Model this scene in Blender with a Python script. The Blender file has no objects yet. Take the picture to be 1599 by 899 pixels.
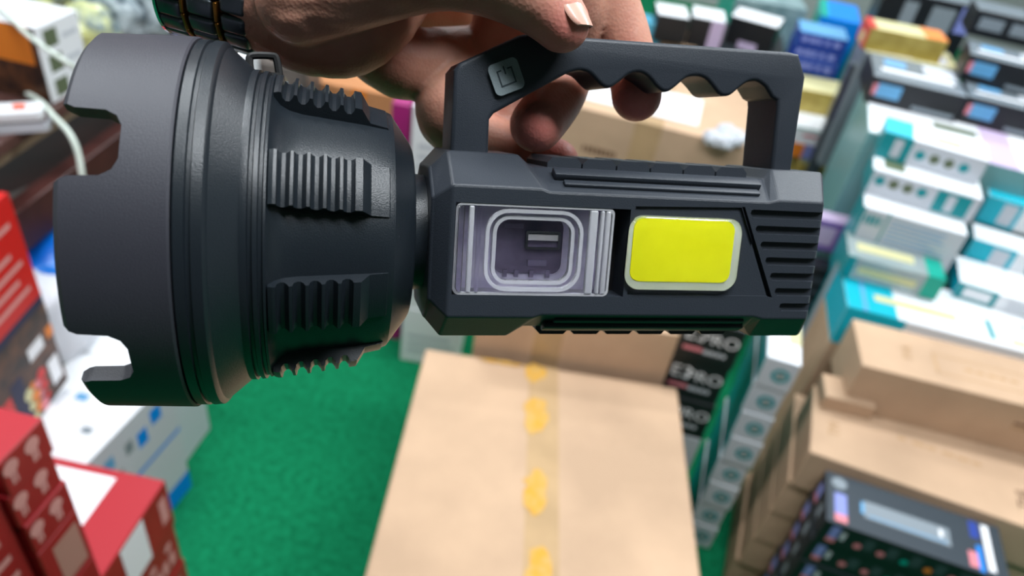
import bpy, bmesh, math, random
from mathutils import Vector, Matrix, Euler
random.seed(7)
PI = math.pi
scene = bpy.context.scene
COL = scene.collection

# ------------------------------------------------------------------ camera
FPX, IW, IH = 1170.0, 1599.0, 899.0
CAMP = Vector((0, 0, 1.55))
down = Vector((-250, -1500, -1170)).normalized()
wz = -down
wy = Vector((189, 911, -1170)).normalized(); wy = (wy - wy.dot(wz) * wz).normalized()
wx = wy.cross(wz)
RC = Matrix((wx, wy, wz))                      # camera frame -> world frame
cam_data = bpy.data.cameras.new('camera')
cam = bpy.data.objects.new('camera', cam_data); COL.objects.link(cam)
cam.matrix_world = Matrix.Translation(CAMP) @ RC.to_4x4()
cam_data.sensor_width = 36.0
cam_data.lens = 36.0 * FPX / IW
cam_data.clip_start = 0.01; cam_data.clip_end = 60
cam_data.dof.use_dof = True
cam_data.dof.focus_distance = 0.222
cam_data.dof.aperture_fstop = cam_data.lens / 2.6     # a 2.6 mm phone aperture
scene.camera = cam

# ------------------------------------------------------------------ world, lights, exposure
w = bpy.data.worlds.new('world'); scene.world = w; w.use_nodes = True
w.node_tree.nodes['Background'].inputs[0].default_value = (0.85, 0.92, 1.0, 1)
w.node_tree.nodes['Background'].inputs[1].default_value = 0.06
scene.view_settings.view_transform = 'Standard'
scene.view_settings.look = 'None'
scene.view_settings.gamma = 1
scene.view_settings.use_curve_mapping = False
scene.view_settings.exposure = 0.27
CEIL = 2.75
LAMPS = [(-1.0, 0.75, 24), (-0.9, 2.8, 30), (1.3, 1.7, 34), (1.5, 3.9, 36), (0.40, 0.1, 26), (-0.2, 4.6, 24)]
for i, (lx, ly, pw) in enumerate(LAMPS):
    ld = bpy.data.lights.new('ceiling_light_glow', 'AREA'); ld.shape = 'RECTANGLE'
    ld.size = 1.15; ld.size_y = 0.28; ld.energy = pw; ld.color = (0.90, 0.955, 1.0)
    lo = bpy.data.objects.new('ceiling_light_glow', ld); COL.objects.link(lo)
    lo.location = (lx, ly, CEIL - 0.075)

# ------------------------------------------------------------------ helpers
def lin(c):
    return tuple(((v / 255) / 12.92 if v / 255 <= 0.04045 else ((v / 255 + 0.055) / 1.055) ** 2.4) for v in c)
MATS = {}
def mat(name, rgb, rough=0.5, metal=0.0, spec=0.5, noise=0.0, nscale=40.0, bump=0.0, bscale=400.0, trans=0.0,
        emit=0.0, coat=0.0, sss=0.0, rgb2=None, ior=1.45, bdist=0.0005):
    if name in MATS: return MATS[name]
    m = bpy.data.materials.new(name); m.use_nodes = True
    nt = m.node_tree; b = nt.nodes['Principled BSDF']
    c = lin(rgb) + (1,)
    b.inputs['Base Color'].default_value = c
    b.inputs['Roughness'].default_value = rough
    b.inputs['Metallic'].default_value = metal
    b.inputs['Specular IOR Level'].default_value = spec
    b.inputs['IOR'].default_value = ior
    b.inputs['Transmission Weight'].default_value = trans
    b.inputs['Coat Weight'].default_value = coat
    if sss: 
        b.inputs['Subsurface Weight'].default_value = sss
        b.inputs['Subsurface Radius'].default_value = (0.004, 0.0015, 0.0008)
        b.inputs['Subsurface Scale'].default_value = 1.0
    if emit:
        b.inputs['Emission Color'].default_value = c; b.inputs['Emission Strength'].default_value = emit
    tc = nt.nodes.new('ShaderNodeTexCoord')
    if noise or rgb2:
        n = nt.nodes.new('ShaderNodeTexNoise'); n.inputs['Scale'].default_value = nscale; n.inputs['Detail'].default_value = 5
        r = nt.nodes.new('ShaderNodeValToRGB')
        c2 = lin(rgb2) + (1,) if rgb2 else tuple(max(0, v * (1 - noise)) for v in c[:3]) + (1,)
        c1 = c if rgb2 else tuple(min(1, v * (1 + noise * .5)) for v in c[:3]) + (1,)
        r.color_ramp.elements[0].position = .35; r.color_ramp.elements[1].position = .65
        r.color_ramp.elements[0].color = c2; r.color_ramp.elements[1].color = c1
        nt.links.new(tc.outputs['Object'], n.inputs['Vector']); nt.links.new(n.outputs['Fac'], r.inputs[0])
        nt.links.new(r.outputs[0], b.inputs['Base Color'])
    if bump:
        n2 = nt.nodes.new('ShaderNodeTexNoise'); n2.inputs['Scale'].default_value = bscale; n2.inputs['Detail'].default_value = 4
        bp = nt.nodes.new('ShaderNodeBump'); bp.inputs['Strength'].default_value = bump; bp.inputs['Distance'].default_value = bdist
        nt.links.new(tc.outputs['Object'], n2.inputs['Vector']); nt.links.new(n2.outputs['Fac'], bp.inputs['Height'])
        nt.links.new(bp.outputs[0], b.inputs['Normal'])
    MATS[name] = m
    return m

def tag(o, label=None, cat=None, group=None, kind=None):
    if label: o['label'] = label
    if cat: o['category'] = cat
    if group: o['group'] = group
    if kind: o['kind'] = kind
    return o
def empty(name, M=Matrix.Identity(4)):
    o = bpy.data.objects.new(name, None); COL.objects.link(o); o.empty_display_size = 0.02
    o.matrix_world = M
    return o
def obj(name, bm, mats, parent=None, smooth=None):
    me = bpy.data.meshes.new(name)
    bmesh.ops.recalc_face_normals(bm, faces=bm.faces[:])
    if smooth is not None:
        for f in bm.faces: f.smooth = True
        for e in bm.edges:
            if len(e.link_faces) == 2 and e.calc_face_angle(0) > math.radians(smooth): e.smooth = False
    bm.to_mesh(me); bm.free()
    for m in (mats if isinstance(mats, (list, tuple)) else [mats]): me.materials.append(m)
    o = bpy.data.objects.new(name, me); COL.objects.link(o)
    if parent is not None: o.parent = parent
    return o
def bevel(bm, w, seg=2, ang=30, edges=None):
    es = edges if edges is not None else [e for e in bm.edges if len(e.link_faces) == 2 and e.calc_face_angle(0) > math.radians(ang)]
    if es: bmesh.ops.bevel(bm, geom=es, offset=w, segments=seg, profile=0.5, affect='EDGES', clamp_overlap=True)
def add_box(bm, c, s, rot=None, mi=0):
    M = Matrix.Translation(Vector(c)) @ (rot.to_4x4() if rot is not None else Matrix.Identity(4)) @ Matrix.Diagonal((s[0], s[1], s[2], 1))
    r = bmesh.ops.create_cube(bm, size=1, matrix=M)
    for f in {f for v in r['verts'] for f in v.link_faces}: f.material_index = mi
def add_prism(bm, pts, z0, z1, M=None, mi=0):
    a = [bm.verts.new((p[0], p[1], z0)) for p in pts]; b = [bm.verts.new((p[0], p[1], z1)) for p in pts]
    n = len(pts); fs = [bm.faces.new(a[::-1]), bm.faces.new(b)]
    for i in range(n): fs.append(bm.faces.new((a[i], a[(i + 1) % n], b[(i + 1) % n], b[i])))
    for f in fs: f.material_index = mi
    if M is not None:
        for v in a + b: v.co = M @ v.co
    return fs
def rrect(cx, cy, w, h, r, n=6):
    P = []
    for (sx, sy, a0) in ((1, 1, 0), (-1, 1, 90), (-1, -1, 180), (1, -1, 270)):
        for k in range(n + 1):
            a = math.radians(a0 + 90 * k / n)
            P.append((cx + sx * (w / 2 - r) + r * math.cos(a), cy + sy * (h / 2 - r) + r * math.sin(a)))
    return P
def add_ring(bm, outer, inner, z0, z1, mi=0):
    n = len(outer); A = [[bm.verts.new((p[0], p[1], z)) for p in ps] for ps in (outer, inner) for z in (z0, z1)]
    o0, o1, i0, i1 = A
    for k in range(n):
        j = (k + 1) % n
        for q in ((o0[k], o0[j], o1[j], o1[k]), (o1[k], o1[j], i1[j], i1[k]), (i1[k], i1[j], i0[j], i0[k]), (i0[k], i0[j], o0[j], o0[k])):
            bm.faces.new(q).material_index = mi
def lathe_x(bm, prof, n=128, mi=0, a0=0.0, closed=False):
    """revolve (x, r) about the x axis"""
    rings = []
    for (x, r) in prof:
        if r < 1e-6: rings.append([bm.verts.new((x, 0, 0))] * n)
        else: rings.append([bm.verts.new((x, r * math.sin(2 * PI * k / n), r * math.cos(2 * PI * k / n))) for k in range(n)])
    for i in range(len(rings) - 1 + (1 if closed else 0)):
        A, B = rings[i], rings[(i + 1) % len(rings)]
        for k in range(n):
            j = (k + 1) % n; vs = []
            for v in (A[k], A[j], B[j], B[k]):
                if v not in vs: vs.append(v)
            if len(vs) > 2: bm.faces.new(vs).material_index = mi
def add_tube(bm, pts, r, n=10, mi=0, cap=True):
    pts = [Vector(p) for p in pts]; rings = []
    rr = r if isinstance(r, (list, tuple)) else [r] * len(pts)
    up = Vector((0.13, 0.21, 0.97))
    for i, p in enumerate(pts):
        t = (pts[min(i + 1, len(pts) - 1)] - pts[max(i - 1, 0)]).normalized()
        u = t.cross(up).normalized(); v = t.cross(u)
        rings.append([bm.verts.new(p + rr[i] * (math.cos(2 * PI * k / n) * u + math.sin(2 * PI * k / n) * v)) for k in range(n)])
    for i in range(len(rings) - 1):
        for k in range(n):
            bm.faces.new((rings[i][k], rings[i][(k + 1) % n], rings[i + 1][(k + 1) % n], rings[i + 1][k])).material_index = mi
    if cap:
        bm.faces.new(rings[0][::-1]).material_index = mi; bm.faces.new(rings[-1]).material_index = mi
def spline(P, n=8):
    P = [Vector(p) for p in P]; out = []
    for i in range(len(P) - 1):
        p0, p1, p2, p3 = P[max(i - 1, 0)], P[i], P[i + 1], P[min(i + 2, len(P) - 1)]
        for k in range(n):
            t = k / n
            out.append(0.5 * ((2 * p1) + (p2 - p0) * t + (2 * p0 - 5 * p1 + 4 * p2 - p3) * t * t + (3 * p1 - p0 - 3 * p2 + p3) * t ** 3))
    out.append(P[-1]); return out
TXT = {}
def text_bm(s):
    """outline of a printed word as a flat mesh, height about 1"""
    if s not in TXT:
        cu = bpy.data.curves.new('t', 'FONT'); cu.body = s; cu.size = 1.0; cu.align_x = 'CENTER'; cu.align_y = 'CENTER'; cu.resolution_u = 3
        to = bpy.data.objects.new('t', cu); COL.objects.link(to)
        dg = bpy.context.evaluated_depsgraph_get(); dg.update()
        me = bpy.data.meshes.new_from_object(to.evaluated_get(dg))
        TXT[s] = ([v.co.copy() for v in me.vertices], [tuple(p.vertices) for p in me.polygons])
        bpy.data.objects.remove(to); bpy.data.curves.remove(cu); bpy.data.meshes.remove(me)
    return TXT[s]
def booled(o, cutter_bm, op='DIFFERENCE'):
    me = bpy.data.meshes.new('c'); bmesh.ops.recalc_face_normals(cutter_bm, faces=cutter_bm.faces[:]); cutter_bm.to_mesh(me); cutter_bm.free()
    c = bpy.data.objects.new('c', me); COL.objects.link(c)
    md = o.modifiers.new('b', 'BOOLEAN'); md.operation = op; md.object = c; md.solver = 'EXACT'; md.use_self = True
    par = o.parent; o.parent = None
    dg = bpy.context.evaluated_depsgraph_get(); dg.update()
    nm = bpy.data.meshes.new_from_object(o.evaluated_get(dg)); o.modifiers.clear()
    nm.name = o.name; o.data = nm; bpy.data.objects.remove(c); o.parent = par
    return o
def px(u, v, d):
    """point at depth d (m) straight ahead of the lens on the ray of image point (u, v)"""
    return CAMP + RC @ Vector(((u - IW / 2) / FPX * d, -(v - IH / 2) / FPX * d, -d))
def pz(u, v, z):
    r = RC @ Vector(((u - IW / 2) / FPX, -(v - IH / 2) / FPX, -1)); t = (z - CAMP.z) / r.z
    return CAMP + r * t

def offset_poly(P, d):
    """closed outline moved inwards by d (outline given clockwise or not)"""
    n = len(P); area = sum(P[i][0] * P[(i + 1) % n][1] - P[(i + 1) % n][0] * P[i][1] for i in range(n)); s = 1 if area > 0 else -1
    out = []
    for i in range(n):
        a, b, c = Vector(P[i - 1]), Vector(P[i]), Vector(P[(i + 1) % n])
        n1 = (b - a).normalized(); n2 = (c - b).normalized()
        n1 = Vector((-n1.y, n1.x)) * s; n2 = Vector((-n2.y, n2.x)) * s
        m = (n1 + n2).normalized(); k = max(.5, m.dot(n1)); q = b + m * (d / k); out.append((q.x, q.y))
    return out
def rounded_prism(bm, P, z0, z1, r, seg=4):
    """prism whose two rims are rounded with radius r"""
    lv = [(r * (1 - math.sin(t * PI / 2 / seg)), r * (1 - math.cos(t * PI / 2 / seg))) for t in range(seg + 1)]   # (inset, z from face)
    L = [(z0 + r * (1 - math.sin(PI / 2 - t * PI / 2 / seg)), r * (1 - math.sin(t * PI / 2 / seg))) for t in range(seg + 1)]
    L += [(z1 - (z - z0), i) for z, i in L[::-1]]
    R = [[bm.verts.new((p[0], p[1], z)) for p in offset_poly(P, ins)] for z, ins in L]
    for A, B in zip(R, R[1:]):
        for k in range(len(A)): bm.faces.new((A[k], A[(k + 1) % len(A)], B[(k + 1) % len(A)], B[k]))
    bm.faces.new(R[0][::-1]); bm.faces.new(R[-1])

# ------------------------------------------------------------------ room
X0, X1, Y0, Y1 = -2.3, 3.4, -2.2, 5.8
def slab(name, c, s, m):
    bm = bmesh.new(); add_box(bm, c, s); o = obj(name, bm, m); o['kind'] = 'structure'; return o
m_carpet = mat('green_carpet', (18, 128, 84), .95, spec=.1, rgb2=(10, 104, 66), nscale=60, bump=.6, bscale=900)
m_wall = mat('painted_wall', (168, 170, 170), .8, noise=.05, nscale=3)
xc, yc, xs, ys = (X0 + X1) / 2, (Y0 + Y1) / 2, X1 - X0, Y1 - Y0
slab('floor', (xc, yc, -.05), (xs, ys, .1), m_carpet)
slab('ceiling', (xc, yc, CEIL + .05), (xs, ys, .1), m_wall)
slab('wall_left', (X0 - .05, yc, CEIL / 2), (.1, ys, CEIL), m_wall)
slab('wall_right', (X1 + .05, yc, CEIL / 2), (.1, ys, CEIL), m_wall)
slab('wall_back', (xc, Y1 + .05, CEIL / 2), (xs, .1, CEIL), m_wall)
slab('wall_front', (xc, Y0 - .05, CEIL / 2), (xs, .1, CEIL), mat('dark_wall', (84, 84, 86), .8))  # unseen wall behind the lens, darkened to cut the bounced fill light
for i, (lx, ly, pw) in enumerate(LAMPS):
    r = empty('ceiling_light', Matrix.Translation((lx, ly, CEIL)))
    tag(r, 'white tube light fixture on the ceiling, ' + ['over the wooden counter', 'over the far end of the wooden counter', 'over the teal and white boxes', 'over the far right corner', 'right above the hand', 'over the far wall'][i], 'ceiling light', 'tube lights on the ceiling')
    bm = bmesh.new(); add_box(bm, (0, 0, -.03), (1.24, .34, .06)); bevel(bm, .005); obj('housing', bm, mat('lamp_white', (235, 235, 235), .5), r)
    bm = bmesh.new(); add_box(bm, (0, 0, -.064), (1.16, .28, .008)); obj('diffuser', bm, mat('lamp_diffuser', (255, 255, 255), .6, emit=3.0), r)
# ------------------------------------------------------------------ shop stock: boxes
CARD = mat('cardboard', (198, 166, 138), .85, spec=.2, noise=.16, nscale=4, bump=.4, bscale=22, bdist=.004)
CARD_IN = mat('cardboard_dark', (150, 108, 72), .9, spec=.1)
TAPE = mat('packing_tape', (190, 158, 120), .22, noise=.1, nscale=14, coat=.3)
TAPE_Y = mat('packing_tape_yellow', (214, 158, 56), .25, coat=.3, rgb2=(206, 166, 100), nscale=60)
PRINT = mat('print_dark_brown', (108, 78, 56), .8)
PRINT_F = mat('print_faint_brown', (182, 146, 108), .8)
RED = mat('carton_red', (158, 24, 30), .38, noise=.12, nscale=12)
REDB = mat('box_bright_red', (205, 24, 22), .4)
REDP = mat('red_pale_print', (214, 150, 146), .5)
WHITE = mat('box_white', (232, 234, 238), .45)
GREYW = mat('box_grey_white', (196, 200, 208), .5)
BLACK = mat('box_black', (22, 25, 30), .4)
BLACKT = mat('box_charcoal', (56, 64, 72), .30)
GREYP = mat('print_grey', (128, 138, 146), .45)
TEAL = mat('box_teal', (0, 140, 148), .4)
CYAN = mat('box_cyan', (0, 178, 200), .4)
GREEN = mat('box_green', (0, 160, 140), .4)
SKYB = mat('print_sky_blue', (96, 160, 205), .45)
BLUE = mat('box_blue', (30, 60, 150), .4)
BLUEB = mat('box_bright_blue', (0, 130, 225), .4)
PURP = mat('box_purple', (128, 100, 170), .45)
PURPL = mat('print_pale_purple', (196, 176, 208), .5)
PINK = mat('print_pink', (222, 130, 140), .5)
PERI = mat('print_periwinkle', (130, 140, 205), .45)
GOLD = mat('box_gold', (190, 170, 92), .36, metal=.15, rgb2=(166, 144, 70), nscale=30)
GOLDL = mat('print_pale_gold', (206, 200, 150), .45)
BROWN = mat('photo_print_brown', (96, 58, 36), .45, rgb2=(40, 26, 24), nscale=30)
NAVY = mat('print_navy', (26, 24, 62), .5)
ORANGE = mat('print_orange', (228, 128, 40), .5)
OLIVE = mat('print_olive', (92, 104, 78), .5)
PWHITE = mat('print_white', (240, 240, 244), .5)
MAGENTA = mat('box_magenta', (160, 30, 110), .45)

def frame2(A, B, z):
    a, b = pz(A[0], A[1], z), pz(B[0], B[1], z)
    u = (b - a); L = u.length; u.normalize(); return a, u, Vector((-u.y, u.x, 0)), L
def boxmesh(bm, L, D, H_, mats3, ox=0, oy=0, oz=0, bev=.0015):
    b2 = bmesh.new(); add_box(b2, (ox + L / 2, oy + D / 2, oz + H_ / 2), (L, D, H_)); bevel(b2, bev, 1)
    for f in b2.faces:
        n = f.normal
        f.material_index = mats3[1] if n.z > .9 else mats3[2] if abs(n.x) > .9 else mats3[0]
    me = bpy.data.meshes.new('x'); b2.to_mesh(me); b2.free(); bm.from_mesh(me); bpy.data.meshes.remove(me)
def decal_map(face, L, D, H_, e=.0004):
    if face == 'side': return (L, H_, lambda u, v: Vector((u, -e, v)))
    if face == 'top': return (L, D, lambda u, v: Vector((u, v, H_ + e)))
    if face == 'aend': return (D, H_, lambda u, v: Vector((-e, D - u, v)))
    if face == 'bend': return (D, H_, lambda u, v: Vector((L + e, u, v)))
def box(name, label, cat, A, B, z, depth, h, side=None, top=None, end=None, decals=(), group=None, bev=.0015, length=None, back=False, drop=0.0):
    """A box whose upper near edge runs from image point A to B at height z; it reaches `depth` away from that edge and h down."""
    a, u, n, L = frame2(A, B, z)
    if length: L = length
    if back: a = a - n * depth
    side = side or CARD; top = top or side; end = end or side
    mats = [side, top, end]; bm = bmesh.new()
    boxmesh(bm, L, depth, h, (0, 1, 2), bev=bev)
    for d in decals:
        if d[0] == 'T':
            _, face, uc, vc, hh, s, m, *rot = d
            W_, Hh, F = decal_map(face, L, depth, h, .0009)
            if m not in mats: mats.append(m)
            vs, ps_ = text_bm(s); an = math.radians(rot[0]) if rot else 0
            nv = []
            for c in vs:
                x, y = c.x * hh, c.y * hh
                nv.append(bm.verts.new(F(uc * W_ + x * math.cos(an) - y * math.sin(an), vc * Hh + x * math.sin(an) + y * math.cos(an))))
            for p in ps_:
                try: bm.faces.new([nv[i] for i in p]).material_index = mats.index(m)
                except ValueError: pass
        elif d[0] == 'Q':
            W_, Hh, F = decal_map(d[1], L, depth, h, .0004)
            if d[3] not in mats: mats.append(d[3])
            bm.faces.new([bm.verts.new(F(p * W_, q * Hh)) for p, q in d[2]]).material_index = mats.index(d[3])
        elif d[0] == 'B':                                   # irregular blotch
            _, face, uc, vc, ra_, rb_, m, sd = d
            W_, Hh, F = decal_map(face, L, depth, h, .0008 + .0002 * sd); rr_ = random.Random(sd)
            if m not in mats: mats.append(m)
            k_ = [rr_.uniform(.65, 1.15) for _ in range(14)]
            bm.faces.new([bm.verts.new(F(uc * W_ + ra_ * k_[t] * math.cos(t * PI / 7), vc * Hh + rb_ * k_[t] * math.sin(t * PI / 7))) for t in range(14)]).material_index = mats.index(m)
        elif d[0] == 'O':                                   # printed disc
            _, face, uc, vc, r, m, *lv = d
            W_, Hh, F = decal_map(face, L, depth, h, .0006 + (.0003 * lv[0] if lv else 0))
            if m not in mats: mats.append(m)
            bm.faces.new([bm.verts.new(F(uc * W_ + r * math.cos(t * PI / 8), vc * Hh + r * math.sin(t * PI / 8))) for t in range(16)]).material_index = mats.index(m)
        else:
            face, u0, v0, u1, v1, m, *lv = d
            W_, Hh, F = decal_map(face, L, depth, h, .0004 + (.0003 * lv[0] if lv else 0))
            if m not in mats: mats.append(m)
            bm.faces.new([bm.verts.new(F(p * W_, q * Hh)) for p, q in ((u0, v0), (u1, v0), (u1, v1), (u0, v1))]).material_index = mats.index(m)
    me = bpy.data.meshes.new(name)
    bm.normal_update(); bm.to_mesh(me); bm.free()
    for m in mats: me.materials.append(m)
    o = bpy.data.objects.new(name, me); COL.objects.link(o)
    o.matrix_world = Matrix.Translation((a.x, a.y, z - h - drop)) @ Matrix((u, n, Vector((0, 0, 1)))).transposed().to_4x4()
    tag(o, label, cat, group)
    o['dims'] = (L, depth, h)
    return o
def under(o, name, label, cat, h, n=1, dx=0, dy=0, group=None, labels=None, src=None):
    """copies of o stacked below it, each nudged a little"""
    out = []; prev = o
    for k in range(n):
        c = (src or o).copy(); COL.objects.link(c); c.name = name
        M = o.matrix_world.copy(); loc = M.to_translation()
        j = ((k * 37) % 5 - 2) * .0012
        sh = M.to_3x3() @ Vector((dx * (k + 1) + j, dy * (k + 1) - j, -h * (k + 1)))
        c.matrix_world = Matrix.Translation(loc + sh) @ M.to_3x3().to_4x4()
        c['label'] = labels[k] if labels else label
        out.append(c)
    return out
def lines(face, u0, u1, v0, v1, n, m, gap=.5, ragged=.3):
    r = random.Random(n * 7 + int(u0 * 100)); out = []
    for k in range(n):
        a = v0 + (v1 - v0) * k / n
        out.append((face, u0, a, u1 - (u1 - u0) * ragged * r.random(), a + (v1 - v0) / n * gap, m))
    return out
def words(face, u0, u1, v0, v1, n, m):
    """broken bars standing for print too blurred to read"""
    r = random.Random(int(u0 * 991) + n); out = []; u = u0
    for k in range(n):
        wd = (u1 - u0) / n
        out.append((face, u, v0, u + wd * r.uniform(.5, .85), v1, m)); u += wd
    return out

# ---- the large taped carton in the middle
tp = [('Q', 'top', ((.468, 0), (.575, 0), (.525, 1), (.412, 1)), TAPE)] + [('B', 'top', .476 + (.5 - v) * .09, v, .023, .030 + .008 * (k % 3), TAPE_Y, k) for k, v in enumerate((.965, .80, .765, .53, .47, .25, .21, .05))] + [('B', 'top', .30, .985, .05, .006, TAPE_Y, 9)]
tp += [('side', .455, .5, .585, 1, TAPE)]
bx = box('cardboard_carton', 'large brown cardboard carton with a yellowed tape strip down its lid, on the green floor', 'carton',
    (665, 543), (1058, 605), .50, .62, .50, decals=tp, bev=.004, back=True)

# ---- cartons behind it
box('cardboard_carton', 'brown cardboard carton directly behind the large taped carton', 'carton', (748, 474), (1062, 524), .62, .30, .62,
    decals=[('side', .30, .4, .44, 1, TAPE), ('top', .30, 0, .44, 1, TAPE), ('top', .25, .02, .6, .06, TAPE_Y, 1)])
c2 = box('cardboard_carton', 'wide brown carton with a paper sheet on top, seen through the handle opening', 'carton', (800, 142), (1180, 234), .66, .50, .66,
    decals=[('side', .52, 0, .63, 1, TAPE)] + words('side', .33, .48, .80, .83, 8, PRINT) + [('top', .52, 0, .63, 1, TAPE)])

# ---- white grey boxes left of the carton behind
gl = ['lowest', 'second lowest', 'third from the bottom', 'fourth from the bottom', 'upper', 'topmost']
wb = box('white_box', 'topmost of the tall stack of white boxes behind the flashlight neck', 'box', (645, 165), (760, 184), .80, .22, .20, side=WHITE, top=WHITE,
    decals=lines('side', .1, .9, .2, .6, 3, GREYW), group='white boxes stacked behind the flashlight neck')
bm_mats = under(wb, 'white_box', '', 'box', .20, 3, labels=['pale white box second from the top of the stack behind the flashlight neck',
    'pale white box third from the top of the stack behind the flashlight neck', 'lowest pale grey white box left of the brown cartons, on the green floor'])

# ---- stack of black boxes right of the taped carton
def e3dec():
    return [('T', 'side', .27, .66, .046, 'E3', PWHITE), ('T', 'side', .66, .62, .040, 'PRO', PWHITE), ('side', .12, .26, .44, .36, PINK)] + words('side', .46, .86, .24, .34, 4, GREYW) + \
        [('top', .02, .05, .98, .12, GREYP), ('bend', .2, .3, .8, .6, GREYP)]
e3 = box('black_box', 'topmost black box with white and red lettering right of the taped carton', 'box', (1070, 494), (1168, 519), .66, .16, .104, side=BLACK, top=BLACK, decals=e3dec(), group='black lettered boxes beside the taped carton')
under(e3, 'black_box', '', 'box', .105, 2, labels=['black lettered box second from the top of the stack right of the taped carton',
    'black lettered box third from the top of the stack right of the taped carton'])
ws = box('white_box', 'pale grey white box under the stack of black lettered boxes', 'box', (1070, 494), (1168, 519), .66, .17, .12, drop=.315, side=GREYW, top=WHITE)
box('dark_box', 'dark box at the foot of the stack of black lettered boxes', 'box', (1070, 494), (1168, 519), .66, .16, .225, drop=.435, side=BLACKT)

# ---- white boxes with round lens prints and teal ends
def lensdec(): return [('O', 'side', .58, .5, .018, TEAL), ('O', 'side', .58, .5, .010, GREYW, 1), ('O', 'side', .58, .5, .006, OLIVE, 2), ('top', .62, .3, .98, .6, GOLDL)]
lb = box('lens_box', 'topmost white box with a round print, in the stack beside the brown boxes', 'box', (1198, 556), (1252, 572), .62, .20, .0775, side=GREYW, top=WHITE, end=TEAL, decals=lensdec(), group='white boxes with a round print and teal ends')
under(lb, 'lens_box', '', 'box', .0775, 7, labels=['white round-print box, %s from the top of the stack beside the brown boxes' % s for s in ('second', 'third', 'fourth', 'fifth', 'sixth', 'seventh')] + ['lowest white round-print box of the stack beside the brown boxes'])

# ---- brown flat boxes at the right
f1d = [('T', 'top', .20, .52, .028, 'THL', PRINT_F, 90), ('side', .62, .58, .86, .62, PRINT), ('side', .62, .50, .86, .53, PRINT_F),
       ('top', .30, .24, .74, .26, PRINT_F), ('top', .30, .62, .74, .64, PRINT_F), ('top', .30, .24, .31, .64, PRINT_F), ('top', .73, .24, .74, .64, PRINT_F)] + words('top', .42, .64, .42, .48, 5, PRINT_F)
box('flat_brown_box', 'topmost flat brown cardboard box at the right, with a faint printed outline on its lid', 'box', (1347, 570), (1600, 633), .63, .150, .12, decals=f1d, length=.50)
f2 = box('flat_brown_box', 'flat brown cardboard box directly under the topmost one at the right', 'box', (1265, 705), (1600, 822), .51, .20, .102, decals=[('T', 'top', .08, .42, .03, 'TM', PRINT_F, 90), ('T', 'top', .70, .35, .03, 'THL', PRINT, 90)] + words('top', .3, .6, .6, .64, 6, PRINT_F), length=.56)
fsrc = box('flat_brown_box', 'x', 'box', (1265, 705), (1600, 822), .51, .27, .102, length=.56)
under(f2, 'flat_brown_box', '', 'box', .102, 4, dx=-.004, dy=.006, labels=['flat brown cardboard box %s from the top of the brown stack, behind the dark boxes' % s for s in ('third', 'fourth', 'fifth', 'sixth')], src=fsrc)
fb = box('flat_brown_box', 'small lighter brown box peeking out left of the topmost flat brown box', 'box', (1290, 618), (1330, 628), .545, .07, .034, length=.10)

# ---- dark product boxes at the lower right
def shaver():
    d = [('top', .05, .12, .12, .60, PERI), ('top', .05, .06, .12, .2, PINK, 1), ('top', .89, .1, .93, .92, PWHITE), ('top', .84, .04, .87, .5, BLUEB), ('top', .79, .08, .84, .35, PINK), ('top', .82, .62, .87, .92, BLUE),
         ('O', 'top', .08, .80, .014, GREYP), ('top', .22, .30, .70, .62, GREYP), ('top', .20, .36, .22, .58, SKYB, 1), ('top', .24, .34, .68, .36, SKYB, 1), ('top', .64, .42, .66, .56, PWHITE, 1)]
    d += [('side', .05, .35, .10, .9, PERI), ('side', .05, .2, .10, .38, PINK, 1), ('side', .115, .4, .14, .75, GREYW)]
    for k, m in enumerate((PINK, PINK, GREEN, ORANGE, PINK)): d += [('O', 'side', .22 + .13 * k, .4, .007, m), ('side', .245 + .13 * k, .35, .30 + .13 * k, .8, BLACKT)]
    d += [('aend', .15, .25, .35, .8, PERI), ('aend', .15, .12, .35, .3, PINK, 1), ('aend', .55, .25, .7, .8, GREYP)]
    return d
dk = box('shaver_box', 'topmost dark grey product box with a printed device on its lid, at the lower right', 'box', (1290, 812), (1580, 912), .495, .122, .0615, side=BLACK, top=BLACKT, decals=shaver(), group='dark product boxes stacked at the lower right')
under(dk, 'shaver_box', '', 'box', .0619, 7, labels=['dark product box %s from the top of the stack at the lower right' % s for s in ('second', 'third', 'fourth', 'fifth', 'sixth', 'seventh', 'eighth')])

# ---- teal and white boxes behind the flat brown boxes
TW = 'teal and white boxes on the right-hand display'
t1d = [('top', 0, 0, .17, 1, CYAN), ('top', .055, 0, .07, 1, SKYB, 1), ('top', .10, .28, .38, .42, GOLDL, 2), ('top', .48, .10, .50, .5, TEAL), ('top', .55, .08, .8, .2, GOLDL, 1), ('side', 0, 0, .2, 1, CYAN)] + words('top', .6, .95, .5, .56, 5, SKYB)
box('long_white_box', 'long white box with a cyan end right behind the flat brown boxes', 'box', (1324, 478), (1600, 549), .64, .17, .10, side=WHITE, top=WHITE, end=CYAN, decals=t1d, length=.62)
box('cardboard_carton', 'plain brown carton carrying the long white box with the cyan end', 'carton', (1324, 478), (1600, 549), .64, .17, .539, drop=.101, length=.62)
cl = box('clear_case', 'clear plastic case with a gold tool and a teal cap, on the long white box', 'case', (1326, 398), (1478, 438), .70, .11, .055, side=mat('clear_film', (225, 240, 240), .1, trans=.65), top=mat('clear_film', (0, 0, 0)),
    end=TEAL, decals=[('side', .0, .0, .10, 1, TEAL), ('side', .15, .3, .75, .62, GOLDL), ('side', .82, 0, 1, 1, GREEN), ('top', .82, 0, 1, 1, GREEN), ('top', .1, .3, .7, .6, GOLDL)])
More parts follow.
